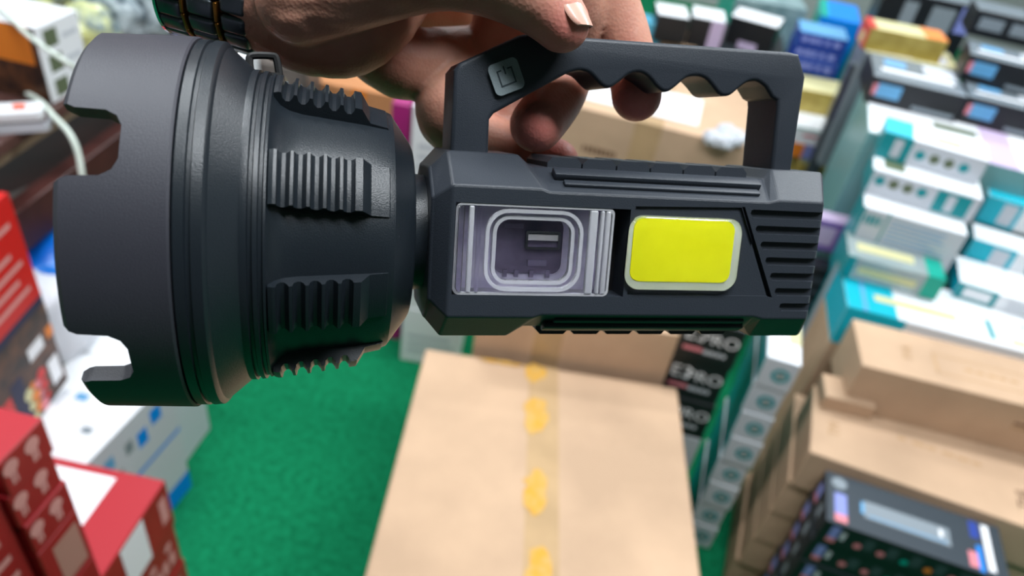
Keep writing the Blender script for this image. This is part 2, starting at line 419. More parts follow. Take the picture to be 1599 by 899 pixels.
def tealdec(k):
    if k: return [('side', 0, 0, .02, 1, TEAL), ('side', .62, .08, .93, .92, TEAL), ('side', .72, .18, .80, .82, GREYW, 1)] + [('O', 'side', .10 + .13 * i, .62, .011, m) for i, m in enumerate((TEAL, OLIVE, OLIVE, TEAL))] + [('top', .1, .2, .3, .7, OLIVE)]
    return [('side', .0, 0, .30, 1, TEAL), ('side', .13, .15, .22, .85, GREYW, 1), ('top', 0, 0, .28, 1, CYAN)] + [('O', 'side', .40 + .14 * i, .5, .011, m) for i, m in enumerate((TEAL, OLIVE, OLIVE, TEAL))] + [('top', .5, .2, .75, .6, GOLDL)]
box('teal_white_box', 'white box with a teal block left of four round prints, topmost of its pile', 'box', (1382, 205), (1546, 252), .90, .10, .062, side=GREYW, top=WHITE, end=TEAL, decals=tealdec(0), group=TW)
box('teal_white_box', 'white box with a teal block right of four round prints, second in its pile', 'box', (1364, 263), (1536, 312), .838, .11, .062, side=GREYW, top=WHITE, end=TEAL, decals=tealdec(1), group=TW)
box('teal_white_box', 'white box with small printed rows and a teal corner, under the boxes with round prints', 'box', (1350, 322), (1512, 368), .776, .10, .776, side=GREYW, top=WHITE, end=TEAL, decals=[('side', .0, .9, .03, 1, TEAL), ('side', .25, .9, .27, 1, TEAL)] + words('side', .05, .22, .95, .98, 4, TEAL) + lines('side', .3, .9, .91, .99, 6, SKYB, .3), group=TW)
# right-hand cyan pile
cy = [('side', .0, 0, .34, 1, CYAN), ('side', .17, .12, .30, .88, GREYW, 1), ('O', 'side', .5, .5, .014, TEAL), ('O', 'side', .5, .5, .007, OLIVE, 1), ('O', 'side', .75, .5, .014, OLIVE)]
box('teal_white_box', 'cyan and white box with round prints, topmost at the right edge', 'box', (1545, 305), (1612, 324), .80, .06, .07, side=WHITE, top=CYAN, end=CYAN, decals=cy, group=TW, length=.24)
box('teal_white_box', 'cyan and white box with round prints, second down at the right edge', 'box', (1522, 372), (1612, 400), .73, .08, .07, side=WHITE, top=WHITE, end=CYAN, decals=cy, group=TW, length=.28)
box('teal_white_box', 'white box with a striped teal end label, lowest at the right edge', 'box', (1500, 440), (1612, 474), .68, .12, .04, side=WHITE, top=WHITE, end=CYAN, decals=[('side', 0, 0, .28, 1, TEAL), ('side', .05, .2, .24, .8, WHITE, 1)] + words('side', .07, .22, .3, .7, 4, TEAL) + lines('side', .35, .95, .1, .9, 5, GREYW, .5), group=TW, length=.30)
# white box with purple bands behind
box('white_purple_box', 'wide white box with pale purple bands lying behind the teal and white boxes', 'box', (1357, 205), (1612, 272), .86, .40, .86, side=mat('film_teal_grey', (120, 168, 170), .3), top=WHITE, length=.80,
    decals=[('top', .34, .0, .43, .9, PURPL), ('top', .49, .0, .60, .9, PURPL), ('top', .08, .72, .22, .78, GREYP), ('top', .62, .4, .72, .5, GREYP), ('top', .2, .35, .33, .45, OLIVE)])
# purple and black things left of them
pb = box('purple_box', 'small purple box beside the tail of the flashlight, in front of the teal pile', 'box', (1262, 338), (1334, 354), .66, .05, .085, side=PURP, top=PURPL, decals=[('side', .3, .2, .7, .8, PURPL)])
box('small_black_box', 'small black box under the small purple box beside the flashlight tail', 'box', (1262, 414), (1318, 427), .575, .05, .575, side=BLACK, top=BLACK, decals=lines('side', .1, .9, .80, .98, 3, BLACKT))

# ---- black boxes with sky blue labels, upper right
KB = 'black boxes with sky blue labels'
def kdec(r=0): return [('side', .03, .35, .10, .75, PINK), ('side', .08, .3, .34, .8, SKYB, 1), ('side', .5, .1, .95, .25, GREYP), ('top', 0, .0, 1, .1, GREYP), ('top', .10, .3, .9, .42, PWHITE), ('top', .15, .55, .4, .8, SKYB), ('top', .6, .5, .95, .9, GREYW)]
KT = mat('wrap_sheen_grey', (118, 128, 136), .25)  # grey wrap colour with the plastic's reflections painted in
box('black_label_box', 'black box with a sky blue label behind the white and purple box, left one', 'box', (1366, 118), (1512, 152), .93, .20, .07, side=BLACK, top=KT, decals=kdec(), group=KB)
box('black_label_box', 'black box with a sky blue label at the right edge, lowest of its pile', 'box', (1514, 150), (1660, 186), .93, .14, .07, side=BLACK, top=KT, decals=kdec(), group=KB)
box('black_label_box', 'black box with a sky blue label at the right edge, second from the bottom', 'box', (1516, 84), (1660, 120), 1.0, .14, .068, side=BLACK, top=KT, decals=kdec(), group=KB)
box('black_label_box', 'black box with pale windows near the top right corner, topmost of its pile', 'box', (1528, 14), (1664, 44), 1.07, .12, .068, side=BLACK, top=KT, decals=[('side', .08, .3, .36, .75, GREYP), ('side', .45, .3, .75, .75, GREYP)], group=KB)
box('black_label_box', 'black box at the top edge behind the gold box', 'box', (1385, -18), (1530, 12), 1.0, .14, .44, side=BLACK, top=KT, decals=[('side', .25, .7, .4, .95, GREYP), ('side', .55, .7, .8, .95, GREYP), ('side', .85, .8, 1, .98, PERI)], group=KB)
box('gold_box', 'gold box with a red end lying on the clear wrapped packs, upper right', 'box', (1360, 42), (1482, 66), .98, .10, .062, side=GOLD, top=GOLDL, end=REDB, decals=[('side', 0, 0, .012, 1, REDB), ('top', 0, 0, .1, 1, REDB), ('top', .72, 0, 1, 1, ORANGE), ('aend', .3, .1, .7, .6, GOLDL)])
box('wrapped_pack', 'pale wrapped pack under the gold box with the red end', 'pack', (1352, 80), (1500, 112), .918, .16, .36, side=KT, top=GOLDL, decals=[('top', .1, .1, .5, .3, PWHITE), ('top', .6, .2, .9, .6, GREYW)])
# blue boxes and gold below
bl = box('blue_box', 'topmost dark blue box with pale print behind the right end of the handle', 'box', (1250, 48), (1326, 64), .80, .14, .045, side=BLUE, top=SKYB, decals=words('side', .08, .9, .3, .7, 5, PERI), group='blue boxes behind the handle end')
under(bl, 'blue_box', '', 'box', .045, 2, labels=['dark blue box second from the top behind the right end of the handle', 'dark blue box third from the top behind the right end of the handle'])
box('gold_box', 'dull gold box below the blue boxes behind the right end of the handle', 'box', (1240, 136), (1326, 152), .665, .14, .08, side=GOLD, top=GOLDL)
box('white_green_box', 'white box with a green edge below the dull gold box beside the flashlight tail', 'box', (1236, 196), (1312, 210), .585, .14, .05, side=WHITE, top=WHITE, decals=[('side', 0, .9, 1, 1, GREEN), ('side', .3, .4, .6, .6, PINK)])
box('printed_box', 'box with orange and purple print below the white box with a green edge', 'box', (1240, 222), (1312, 236), .535, .14, .05, side=ORANGE, top=GREYW, decals=[('side', .25, 0, .6, 1, PERI), ('side', .8, 0, 1, 1, GOLDL)])
box('gold_box', 'low dull gold box above the small purple box beside the flashlight tail', 'box', (1250, 254), (1318, 268), .485, .14, .485, side=GOLD, top=OLIVE)
box('dark_case', 'dark grey upright case standing between the blue boxes and the wrapped packs', 'case', (1328, 100), (1350, 106), .86, .04, .86, side=BLACKT, top=KT, decals=[('side', .1, .8, .9, .95, NAVY)])
box('bright_blue_box', 'bright blue box at the top edge behind the blue boxes', 'box', (1282, 24), (1345, 38), .80, .25, .80, side=BLUEB, top=BLUEB, end=GREEN, decals=[('top', 0, 0, .2, 1, GREEN)])
box('wrapped_pack', 'pale grey green wrapped packs at the top edge left of the bright blue box', 'pack', (1150, -4), (1262, 16), .70, .45, .70, side=mat('wrap_grey_green', (150, 172, 174), .35, rgb2=(110, 136, 140), nscale=18), end=GREEN)
# middle top
box('flat_carton', 'pale brown flat carton above the handle, right of the pointing finger', 'carton', (985, 58), (1088, 74), .68, .16, .06)
kk = box('white_top_box', 'dark box with a white lid, left one of the three above the handle', 'box', (1028, 22), (1078, 30), .78, .14, .09, side=BLACK, top=WHITE, group='dark boxes with white lids above the handle')
kk2 = box('white_top_box', 'dark white-lidded box with a patterned end, middle of the three above the handle', 'box', (1082, 26), (1134, 36), .78, .14, .12, side=BLACK, top=WHITE, decals=[('side', .6, 0, 1, 1, PURPL)], group='dark boxes with white lids above the handle')
box('white_top_box', 'dark box with a white lid, right one of the three above the handle', 'box', (1142, 24), (1215, 44), .76, .14, .12, side=BLACK, top=WHITE, decals=[('side', .3, .1, .7, .35, PURPL)], group='dark boxes with white lids above the handle')
box('charcoal_carton', 'charcoal carton below the dark boxes with white lids above the handle', 'carton', (1040, 48), (1225, 88), .66, .26, .66, side=BLACKT, top=BLACK, decals=[('side', .05, .86, .3, .95, OLIVE), ('side', .5, .84, .6, .94, GREYW)])
box('cyan_bag', 'cyan packet at the top edge between the finger and the dark boxes', 'packet', (975, 30), (1036, 40), .74, .10, .74, side=mat('cyan_wrap', (20, 150, 200), .3, rgb2=(110, 190, 210), nscale=12))
# behind the wrist and through the gap under the hand
box('orange_carton', 'orange brown carton seen between the hand and the ribbed head', 'carton', (440, 118), (660, 158), .62, .35, .62, side=mat('carton_orange', (196, 134, 88), .8, noise=.1, nscale=5), decals=[('side', .5, .6, .6, 1, ORANGE)])
box('magenta_box', 'upright magenta box between the orange brown carton and the white stack', 'box', (612, 160), (641, 166), .76, .10, .76, side=MAGENTA, top=MAGENTA)
box('dark_packet', 'dark packet lying on top behind the strap loop of the flashlight', 'packet', (385, 92), (480, 112), .70, .09, .70, side=mat('dark_wrap', (74, 66, 62), .4, rgb2=(120, 110, 104), nscale=14), decals=[('side', .3, .82, .62, .95, GOLDL), ('side', 0, .93, .12, 1, REDB)])
box('white_pink_packet', 'pale packet with a red corner behind the strap loop', 'packet', (345, 84), (390, 91), .74, .06, .74, side=WHITE, decals=[('side', .5, .9, .7, 1, REDB)])

# ---- display table under the right-hand goods
def table(label, x0, x1, y0, y1, h):
    r = empty('display_table', Matrix.Translation((x0, y0, 0))); tag(r, label, 'table')
    bm = bmesh.new(); add_box(bm, ((x1 - x0) / 2, (y1 - y0) / 2, h - .0125), (x1 - x0, y1 - y0, .025)); bevel(bm, .003); obj('table_top', bm, mat('table_grey', (120, 122, 124), .6), r)
    for sx in (.04, x1 - x0 - .04):
        for sy in (.04, y1 - y0 - .04):
            bm = bmesh.new(); add_box(bm, (sx, sy, (h - .025) / 2), (.05, .05, h - .025)); obj('leg', bm, mat('table_grey', (120, 122, 124), .6), r)

# ------------------------------------------------------------------ left side
def sbox(name, label, cat, A, B, z, depth, h, **k): return box(name, label, cat, A, B, z, depth, h, **k)
def reddec(patch=False):
    d = []
    for u0 in (.12, .58): d += [('O', 'side', u0 + .06, .68, .010, REDP)] + words('side', u0, u0 + .16, .22, .5, 2, REDP)
    if patch: d += [('side', .15, .05, .75, .85, mat('faded_patch', (178, 128, 116), .6), 2)]
    return d
ra = box('red_box', 'topmost glossy red box of the tall red stack at the lower left', 'box', (-5, 727), (67, 652), .90, .15, .0518, side=RED, top=mat('red_gloss_lid', (178, 52, 60), .3), decals=reddec(), group='dark red boxes stacked at the lower left')
under(ra, 'red_box', '', 'box', .0522, 2, labels=['dark red box second from the top of the tall stack at the lower left', 'dark red box third from the top of the tall stack at the lower left'])
box('red_box', 'dark red box with a faded patch, fourth down in the tall red stack', 'box', (-5, 727), (67, 652), .90, .15, .0976, drop=.157, side=RED, decals=[('side', .28, .1, .88, .85, mat('faded_patch', (178, 128, 116), .6))])
box('red_box', 'deep dark red carton at the foot of the tall red stack', 'box', (-5, 727), (67, 652), .90, .15, .645, drop=.255, side=RED)
rn = box('red_box', 'dark red box in the very corner in front of the tall red stack', 'box', (-90, 862), (-4, 772), .855, .15, .155, side=RED, decals=lines('side', .1, .8, .2, .8, 3, REDP, .3), group='dark red boxes stacked at the lower left')
box('red_box', 'dark red carton filling the very lower left corner', 'box', (-90, 862), (-4, 772), .855, .15, .699, drop=.156, side=RED)
r2 = box('red_box', 'wide dark red box with a large white patch on its lid, beside the green floor', 'box', (150, 915), (258, 750), .46, .20, .1145, side=RED, top=mat('red_gloss_lid', (178, 52, 60), .3), group='dark red boxes stacked at the lower left',
    decals=[('top', .34, .38, .92, .96, PWHITE), ('side', .30, .05, .62, .98, PWHITE, 2), ('side', .84, .25, .94, .8, REDP)] + words('top', .28, .33, .3, .45, 1, PWHITE))
under(r2, 'red_box', '', 'box', .115, 3, labels=['dark red box under the one with the white patch on its lid', 'dark red box third down under the one with the white patch', 'dark red box fourth down under the one with the white patch'], src=box('red_box', 'x', 'box', (150, 915), (258, 750), .46, .20, .1145, side=RED, decals=[('O', 'side', .6, .7, .010, REDP), ('O', 'side', .85, .7, .010, REDP)] + words('side', .5, .95, .2, .5, 4, REDP), group='dark red boxes stacked at the lower left'))
for o in [o for o in COL.objects if o.get('label') == 'x']: bpy.data.objects.remove(o)
box('grey_black_box', 'dark wrapped bundle at the foot of the red box with the white lid patch', 'box', (200, 945), (262, 850), .055, .10, .055, side=BLACKT)
# picture boxes behind
pd = [('side', 0, .0, 1, 1, REDB), ('side', 0, .0, 1, .22, NAVY, 1), ('side', 0, .0, 1, .16, BROWN, 2)] + [('side', .1, a, .9 - .1 * (i % 2), a + .035, REDP, 2) for i, a in enumerate((.32, .42, .52, .62, .8))]
box('picture_box', 'tall bright red box with white print and a food picture band, at the left edge', 'box', (-120, 420), (12, 300), .80, .25, .28, side=REDB, top=REDB, decals=pd)
box('picture_box', 'dark brown picture box under the tall bright red box at the left edge', 'box', (-120, 420), (12, 300), .80, .25, .17, drop=.28, side=BROWN, decals=[('side', .62, .78, .84, .95, PWHITE), ('side', .90, .8, 1, .95, ORANGE), ('side', .30, 0, .46, .8, NAVY), ('side', .80, .2, .95, .55, PWHITE), ('side', 0, 0, .28, .7, REDB)] + [('O', 'side', .48 + .07 * (i % 4), .15 + .16 * (i // 4 ) + .05 * (i % 2), .008 + .003 * (i % 3), [GOLDL, ORANGE, PINK, REDB][i % 4]) for i in range(12)])
box('picture_box', 'bright red box with pale print below the picture boxes, behind the tall red stack', 'box', (-120, 420), (12, 300), .80, .25, .35, drop=.45, side=REDB, decals=[('side', .2, .8, .9, .86, ORANGE), ('side', .5, .3, .8, .6, REDP)])
# white boxes with blue marks
wd = [('side', .2, .55, .3, .75, SKYB), ('side', .42, .5, .5, .7, GREYP), ('side', .55, .4, .66, .66, BLUEB), ('side', .72, .55, .84, .8, BLUEB), ('side', .3, .25, .36, .4, GREYP), ('side', 0, .0, 1, .06, BLUEB)] + \
     [('top', .3, .2, .36, .3, GREYP), ('top', .55, .5, .62, .62, SKYB), ('top', .7, .3, .76, .4, GREYP), ('top', .45, .7, .6, .78, GREYW), ('top', .15, .6, .22, .8, GREYW), ('top', 0.02, .1, .03, .6, OLIVE)]
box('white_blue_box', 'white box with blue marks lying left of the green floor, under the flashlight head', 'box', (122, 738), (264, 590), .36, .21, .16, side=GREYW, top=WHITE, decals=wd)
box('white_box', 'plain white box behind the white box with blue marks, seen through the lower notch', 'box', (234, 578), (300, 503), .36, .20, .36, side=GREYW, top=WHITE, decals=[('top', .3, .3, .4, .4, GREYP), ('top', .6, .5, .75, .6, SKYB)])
box('white_blue_box', 'white box with a blue lower edge supporting the white box with blue marks', 'box', (122, 738), (264, 590), .36, .21, .20, drop=.16, side=GREYW, top=WHITE, decals=[('side', 0, 0, 1, .3, BLUEB), ('side', .3, .5, .5, .8, SKYB)])

# dark wooden counter along the left wall
WOOD = mat('dark_wood', (74, 40, 36), .4, rgb2=(52, 26, 24), nscale=8)
WOODT = mat('dark_wood_top', (96, 66, 60), .35, rgb2=(74, 48, 44), nscale=8)
ca, cu_, cn, cL = frame2((-60, 262), (196, 100), .78)
cr_ = empty('wooden_counter', Matrix.Translation((ca.x, ca.y, 0)) @ Matrix((cu_, cn, Vector((0, 0, 1)))).transposed().to_4x4())
tag(cr_, 'dark brown wooden counter at the left with a pale board under its top', 'counter')
def cbox(nm, x0, x1, y0, y1, z0, z1, m):
    bm = bmesh.new(); add_box(bm, ((x0 + x1) / 2, (y0 + y1) / 2, (z0 + z1) / 2), (x1 - x0, y1 - y0, z1 - z0)); bevel(bm, .003); return obj(nm, bm, m, cr_)
CW = 1.9
cbox('counter_top', -.0, CW, 0, .62, .755, .78, WOODT)
cbox('edge_board', .0, CW, .03, .055, .715, .755, mat('pale_board', (140, 122, 100), .6))
cbox('front_rail', .0, CW, -.03, .01, .57, .66, WOOD)
cbox('shelf', .0, CW, -.06, .6, .435, .459, WOOD)
for x_ in (.02, CW - .06): cbox('leg', x_, x_ + .06, .03, .09, 0, .715, WOOD); cbox('leg', x_, x_ + .06, .52, .58, 0, .755, WOOD)
# goods on the counter
box('lamp_box', 'white and brown product box with three small pictures, on the wooden counter', 'box', (52, 44), (119, 15), .94, .16, .158, side=WHITE, top=WHITE, end=BROWN,
    decals=[('side', .15, .70, .45, .92, OLIVE), ('side', .15, .38, .45, .60, OLIVE), ('side', .15, .06, .45, .28, OLIVE), ('side', .55, .74, .9, .80, GREYW), ('side', .55, .44, .9, .5, GREYW), ('aend', .0, .5, .9, 1, ORANGE)])
# power strip
pa = pz(-60, 214, .78); pb_ = pz(80, 205, .78); pu = (pb_ - pa); pu.z = 0; pL = pu.length; pu.normalize(); pn = Vector((-pu.y, pu.x, 0))
psr = empty('power_strip', Matrix.Translation((pa.x, pa.y, .7805)) @ Matrix((pu, pn, Vector((0, 0, 1)))).transposed().to_4x4())
tag(psr, 'white power strip with an orange switch on the wooden counter', 'power strip')
bm = bmesh.new(); add_prism(bm, rrect(pL / 2, .025, pL, .05, .012), 0, .018); bevel(bm, .002); obj('base', bm, mat('box_grey_white', (0, 0, 0)), psr, 30)
bm = bmesh.new(); add_prism(bm, rrect(pL / 2, .025, pL - .004, .046, .011), .018, .024); obj('brown_band', bm, mat('dark_wood', (0, 0, 0)), psr, 30)
bm = bmesh.new(); add_prism(bm, rrect(pL / 2 - .004, .025, pL - .006, .050, .012), .024, .040); bevel(bm, .003); obj('top_shell', bm, WHITE, psr, 30)
bm = bmesh.new(); add_prism(bm, rrect(pL - .045, .025, .022, .014, .004), .040, .045); bevel(bm, .001); obj('switch', bm, mat('switch_orange', (240, 96, 60), .4), psr, 30)
M_CAB = mat('cable_white', (212, 222, 212), .5)
def cable(label, pts, r=.0045):
    bm = bmesh.new(); add_tube(bm, spline([Vector(p) for p in pts], 10), r, 10); o = obj('cable', bm, M_CAB, None, 60); tag(o, label, 'cable'); return o
def lift(u, v, z): return pz(u, v, z)
cable('white cable running from the power strip over the counter edge beside the flashlight head', [lift(-40, 80, .79), lift(0, 112, .785), lift(30, 138, .786), lift(62, 158, .80), lift(84, 182, .80), lift(108, 208, .79), lift(122, 240, .76), lift(130, 290, .70), lift(132, 320, .62)], .0055)
cable('white cable crossing in front of the product box at the top left', [lift(-30, -4, .96), lift(10, 22, .96), lift(40, 52, .95), lift(72, 76, .94), lift(108, 100, .925), lift(150, 128, .86), lift(190, 150, .79)], .0045)
# clear wrapped things on the counter behind the flashlight head
def blob(name, label, cat, u, v, z, size, m, seed, flat=.6, group=None):
    r = random.Random(seed); bm = bmesh.new(); bmesh.ops.create_icosphere(bm, subdivisions=4, radius=1)
    ph_ = [(Vector((r.uniform(-1, 1), r.uniform(-1, 1), r.uniform(-1, 1))) * r.uniform(2, 6), r.uniform(0, 6), r.uniform(.03, .10)) for _ in range(14)]
    for q in bm.verts:
        d = 1 + sum(a_ * abs(math.sin(q.co.dot(w_) + f_)) for w_, f_, a_ in ph_) - .25
        q.co = Vector((q.co.x * size[0] * d, q.co.y * size[1] * d, max(q.co.z * size[2] * d, -size[2] * flat)))
    mz = min(q.co.z for q in bm.verts)
    for q in bm.verts: q.co.z -= mz
    o = obj(name, bm, m, None, 35); p = pz(u, v, z); o.location = (p.x, p.y, z); tag(o, label, cat, group); return o
WR = mat('clear_wrap', (206, 220, 226), .18, rgb2=(60, 74, 84), nscale=26, bump=.8, bscale=60, bdist=.003)
WR2 = mat('clear_wrap_yellow', (230, 232, 150), .2, rgb2=(120, 136, 140), nscale=20, bump=.8, bscale=60, bdist=.003)
blob('wrapped_pack', 'crumpled clear wrapped pack with yellow print beside the product box, top left', 'pack', 140, 70, .785, (.05, .05, .05), WR2, 3)
blob('wrapped_pack', 'crumpled clear wrapped pack with dark contents above the flashlight head', 'pack', 178, 48, .785, (.07, .06, .07), WR, 4)
blob('wrapped_pack', 'crumpled clear wrapped pack at the top edge left of the watch', 'pack', 228, 40, .785, (.08, .06, .08), WR, 5)
blob('wrapped_pack', 'crumpled clear wrapped pack behind the watch', 'pack', 296, 28, .785, (.10, .08, .05), WR, 6)
blob('wrapped_pack', 'pale yellow wrapped pack at the top edge above the product box', 'pack', 110, 6, .785, (.10, .10, .07), WR2, 8)
# loose things under the counter
blob('plastic_bag', 'crumpled white plastic bag between the picture boxes and the flashlight head', 'bag', 84, 520, .362, (.075, .10, .09), mat('bag_white', (214, 216, 222), .35, rgb2=(180, 184, 194), nscale=8, bump=.5, bscale=30, bdist=.004), 11)
blob('plastic_bag', 'bright blue plastic bag left of the notched flashlight head', 'bag', 75, 412, .46, (.10, .10, .05), mat('bag_blue', (0, 120, 215), .3, rgb2=(10, 60, 160), nscale=10, bump=.5, bscale=30, bdist=.004), 12)
blob('cloth_bundle', 'grey bundle below the wooden counter rail, above the blue plastic bag', 'bundle', 42, 385, .46, (.07, .10, .06), mat('bundle_grey', (130, 124, 120), .8, noise=.2, nscale=20), 13)
box('purple_box', 'flat purple packet left of the white box with blue marks', 'box', (92, 545), (132, 508), .39, .06, .028, side=PURP, top=PURPL)
# paper on the wide carton seen through the handle
ppr = box('paper_sheet', 'white paper sheet with a pink line lying on the wide brown carton', 'paper', (900, 150), (1090, 196), .664, .20, .003, side=PWHITE, top=PWHITE, bev=.0004, decals=[('top', .05, .55, .95, .60, PINK)])
# a pale tied heap of small white packets
for i, (u, v) in enumerate(((1112, 222), (1132, 212), (1148, 222), (1128, 226))):
    blob('small_packet', ['small white packet on the wide carton, leftmost of four near the right handle post', 'small white packet on the wide carton, farthest of four near the right handle post', 'small white packet on the wide carton, rightmost of four near the right handle post', 'small white packet on the wide carton, nearest of four near the right handle post'][i], 'packet', u, v, .662, (.022, .022, .018), mat('bag_white', (0, 0, 0)), 20 + i, group='small white packets on the wide carton')
# ------------------------------------------------------------------ flashlight (local frame in mm: x along the barrel to the tail, y to the handle, z to the viewer)
ph, ro, ps = math.radians(13.6), math.radians(-.9), math.radians(12)
RL = Matrix.Rotation(ro, 3, 'Z') @ Matrix.Rotation(ph, 3, 'Y') @ Matrix.Rotation(ps, 3, 'X')
FM = Matrix.Translation(px(800, 367, .25)) @ (RC @ RL).to_4x4() @ Matrix.Diagonal((.001, .001, .001, 1))
FL = empty('flashlight', FM)
tag(FL, 'large black handheld flashlight with wide notched head and carry handle, held up by the hand', 'flashlight')
def blackplastic(name, rgb, rough, bump, coat=0):
    m = mat(name, rgb, rough, spec=.55, bump=bump, bscale=2.6, bdist=.14, coat=coat)
    return m
M_BODY = blackplastic('black_plastic', (40, 45, 53), .45, .10)
M_HEAD = blackplastic('black_head_plastic', (26, 32, 38), .34, .10)
M_BEZ = mat('black_bezel_plastic', (50, 50, 58), .50, spec=.5, bump=.12, bscale=3.2, bdist=.12)
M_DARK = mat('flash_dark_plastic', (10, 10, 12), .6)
M_CLEAR = mat('clear_plastic', (250, 248, 255), .04, trans=1.0, ior=1.46)

# bezel with six notches
bm = bmesh.new()
prof = [(-120.5, 52.3), (-119.2, 53.6), (-96.2, 54.4), (-95.6, 54.0), (-95.6, 50.0), (-96, 49.2), (-119.2, 48.9), (-120.5, 49.8)]
lathe_x(bm, prof, 288, closed=True)
bez = obj('bezel', bm, M_BEZ, FL, 30)
cut = bmesh.new()
for k in range(6):
    a = math.radians(28.2 + 60 * k)
    R = Matrix.Rotation(-a, 4, 'X')        # local +z axis to angle a (towards +y)
    P = [(-125, -11.6), (-119.4, -9.6), (-117.6, -8.7), (-110.8, -8.4), (-108.2, -6.9), (-106.9, -4.2), (-106.9, 4.2), (-108.2, 6.9), (-110.8, 8.4), (-117.6, 8.7), (-119.4, 9.6), (-125, 11.6)]
    add_prism(cut, P, 40, 62, R)
booled(bez, cut)
for p in bez.data.polygons: p.use_smooth = True
bez.data.set_sharp_from_angle(angle=math.radians(30)) if hasattr(bez.data, 'set_sharp_from_angle') else None
# head shell
bm = bmesh.new()
prof = [(-95.8, 50.5), (-95.4, 53.4), (-95, 53.8), (-92.6, 53.9), (-92.3, 53.2), (-91.4, 53.2), (-91.1, 53.9), (-88.6, 53.7), (-88, 53.1),
        (-87.6, 52.2), (-81.2, 46.6), (-80.6, 46.7), (-79.4, 46.7), (-79.1, 45.7), (-78.3, 45.7), (-78.0, 46.5), (-76.9, 46.4), (-76.6, 45.3), (-75.8, 45.3),
        (-75.5, 45.9), (-74.9, 45.7), (-74.3, 44.6), (-72.8, 42.6), (-70.5, 41.2), (-67, 40.3), (-60, 39.5), (-50, 38.4), (-43.5, 37.4), (-41.6, 36.6), (-35.6, 28.2), (-35.0, 27.0),
        (-34.6, 19.5), (-34, 18)]
prof += [(-34, 10), (-60, 10), (-66, 20), (-94, 46), (-95.6, 47)]
lathe_x(bm, prof, 192, closed=True)
obj('head', bm, M_HEAD, FL, 24)
# lens and reflector at the mouth
bm = bmesh.new(); lathe_x(bm, [(-101, 0), (-101, 49), (-99.5, 49), (-99.5, 0)], 96); obj('front_lens', bm, M_CLEAR, FL, 30)
bm = bmesh.new(); lathe_x(bm, [(-99, 48.5), (-92, 42), (-80, 30), (-70, 15), (-66, 6), (-65, 6), (-69, 15), (-79, 31), (-91, 43), (-98, 49)], 96, closed=True)
obj('reflector', bm, mat('chrome', (215, 215, 220), .12, metal=1), FL, 30)
bm = bmesh.new(); lathe_x(bm, [(-69, 0), (-69, 4.5), (-66, 4.5), (-66, 0)], 32); obj('bulb', bm, mat('led_yellow', (245, 232, 20), .35), FL, 30)
# eight ribbed grip pads around the head
def arcprism(bm, prof, a0, a1, n=8, taper=0.0, lo=37.0):
    """extrude an (x, r) outline round the x axis from a0 to a1 degrees; flanks lean by taper (deg) with height"""
    rows = []
    for k in range(n + 1):
        t = k / n; row = []
        for (x, r) in prof:
            lean = taper * max(0, (r - lo)) / 8.0
            a = math.radians(a0 + lean + (a1 - a0 - 2 * lean) * t)
            row.append(bm.verts.new((x, r * math.sin(a), r * math.cos(a))))
        rows.append(row)
    m = len(prof)
    for k in range(n):
        for i in range(m):
            j = (i + 1) % m
            bm.faces.new((rows[k][i], rows[k][j], rows[k + 1][j], rows[k + 1][i]))
    bm.faces.new(rows[0][::-1]); bm.faces.new(rows[-1])
def pad_profile():
    P = [(-74.6, 36)]
    P.append((-74.4, 46.0))
    x = -73.4; n = 5; pitch = 4.15
    for k in range(n):
        r = 46.3 - (x + 73.6) * .145
        P += [(x + .1, r), (x + .9, r - .1)] + [(x + .9 + 1.62 * (1 - math.cos(t * PI / 5)), r - .1 - 2.5 * math.sin(t * PI / 5)) for t in range(1, 5)]
        x += pitch
    r = 46.3 - (x + 73.6) * .145
    P += [(x, r), (x + 1.9, r - .3), (x + 4.3, 39.0), (-43.4, 37.9), (-42.6, 36)]
    return P
for k in range(8):
    c = 24.3 + 45 * k
    bm = bmesh.new(); arcprism(bm, pad_profile(), c - 10.8, c + 10.8, 8, 1.6, 38)
    p = obj('grip_pad', bm, M_HEAD, FL, 20)
# scooped cheeks between the pads (the concave fillets beside the collar)
# lug loop for the strap on top of the head
bm = bmesh.new()
lp = [(-83.2, 46.5, 0), (-83.6, 50.2, 0), (-82.6, 51.6, 0), (-77.2, 52.0, 0), (-75.8, 51.2, 0), (-74.8, 46.0, 0)]
add_tube(bm, spline([Vector(p) for p in lp], 4), 1.15, 8)
add_box(bm, (-79, 45.6, 0), (10, 2.2, 4.5)); 
lo_ = obj('strap_loop', bm, M_DARK, FL, 40); lo_.rotation_euler = (math.radians(-8), 0, 0)
# neck
bm = bmesh.new(); lathe_x(bm, [(-35.5, 0), (-35.5, 19.0), (-33.5, 18.6), (-31, 18.4), (-27.5, 18.8), (-27, 0)], 96); obj('neck', bm, M_HEAD, FL, 30)

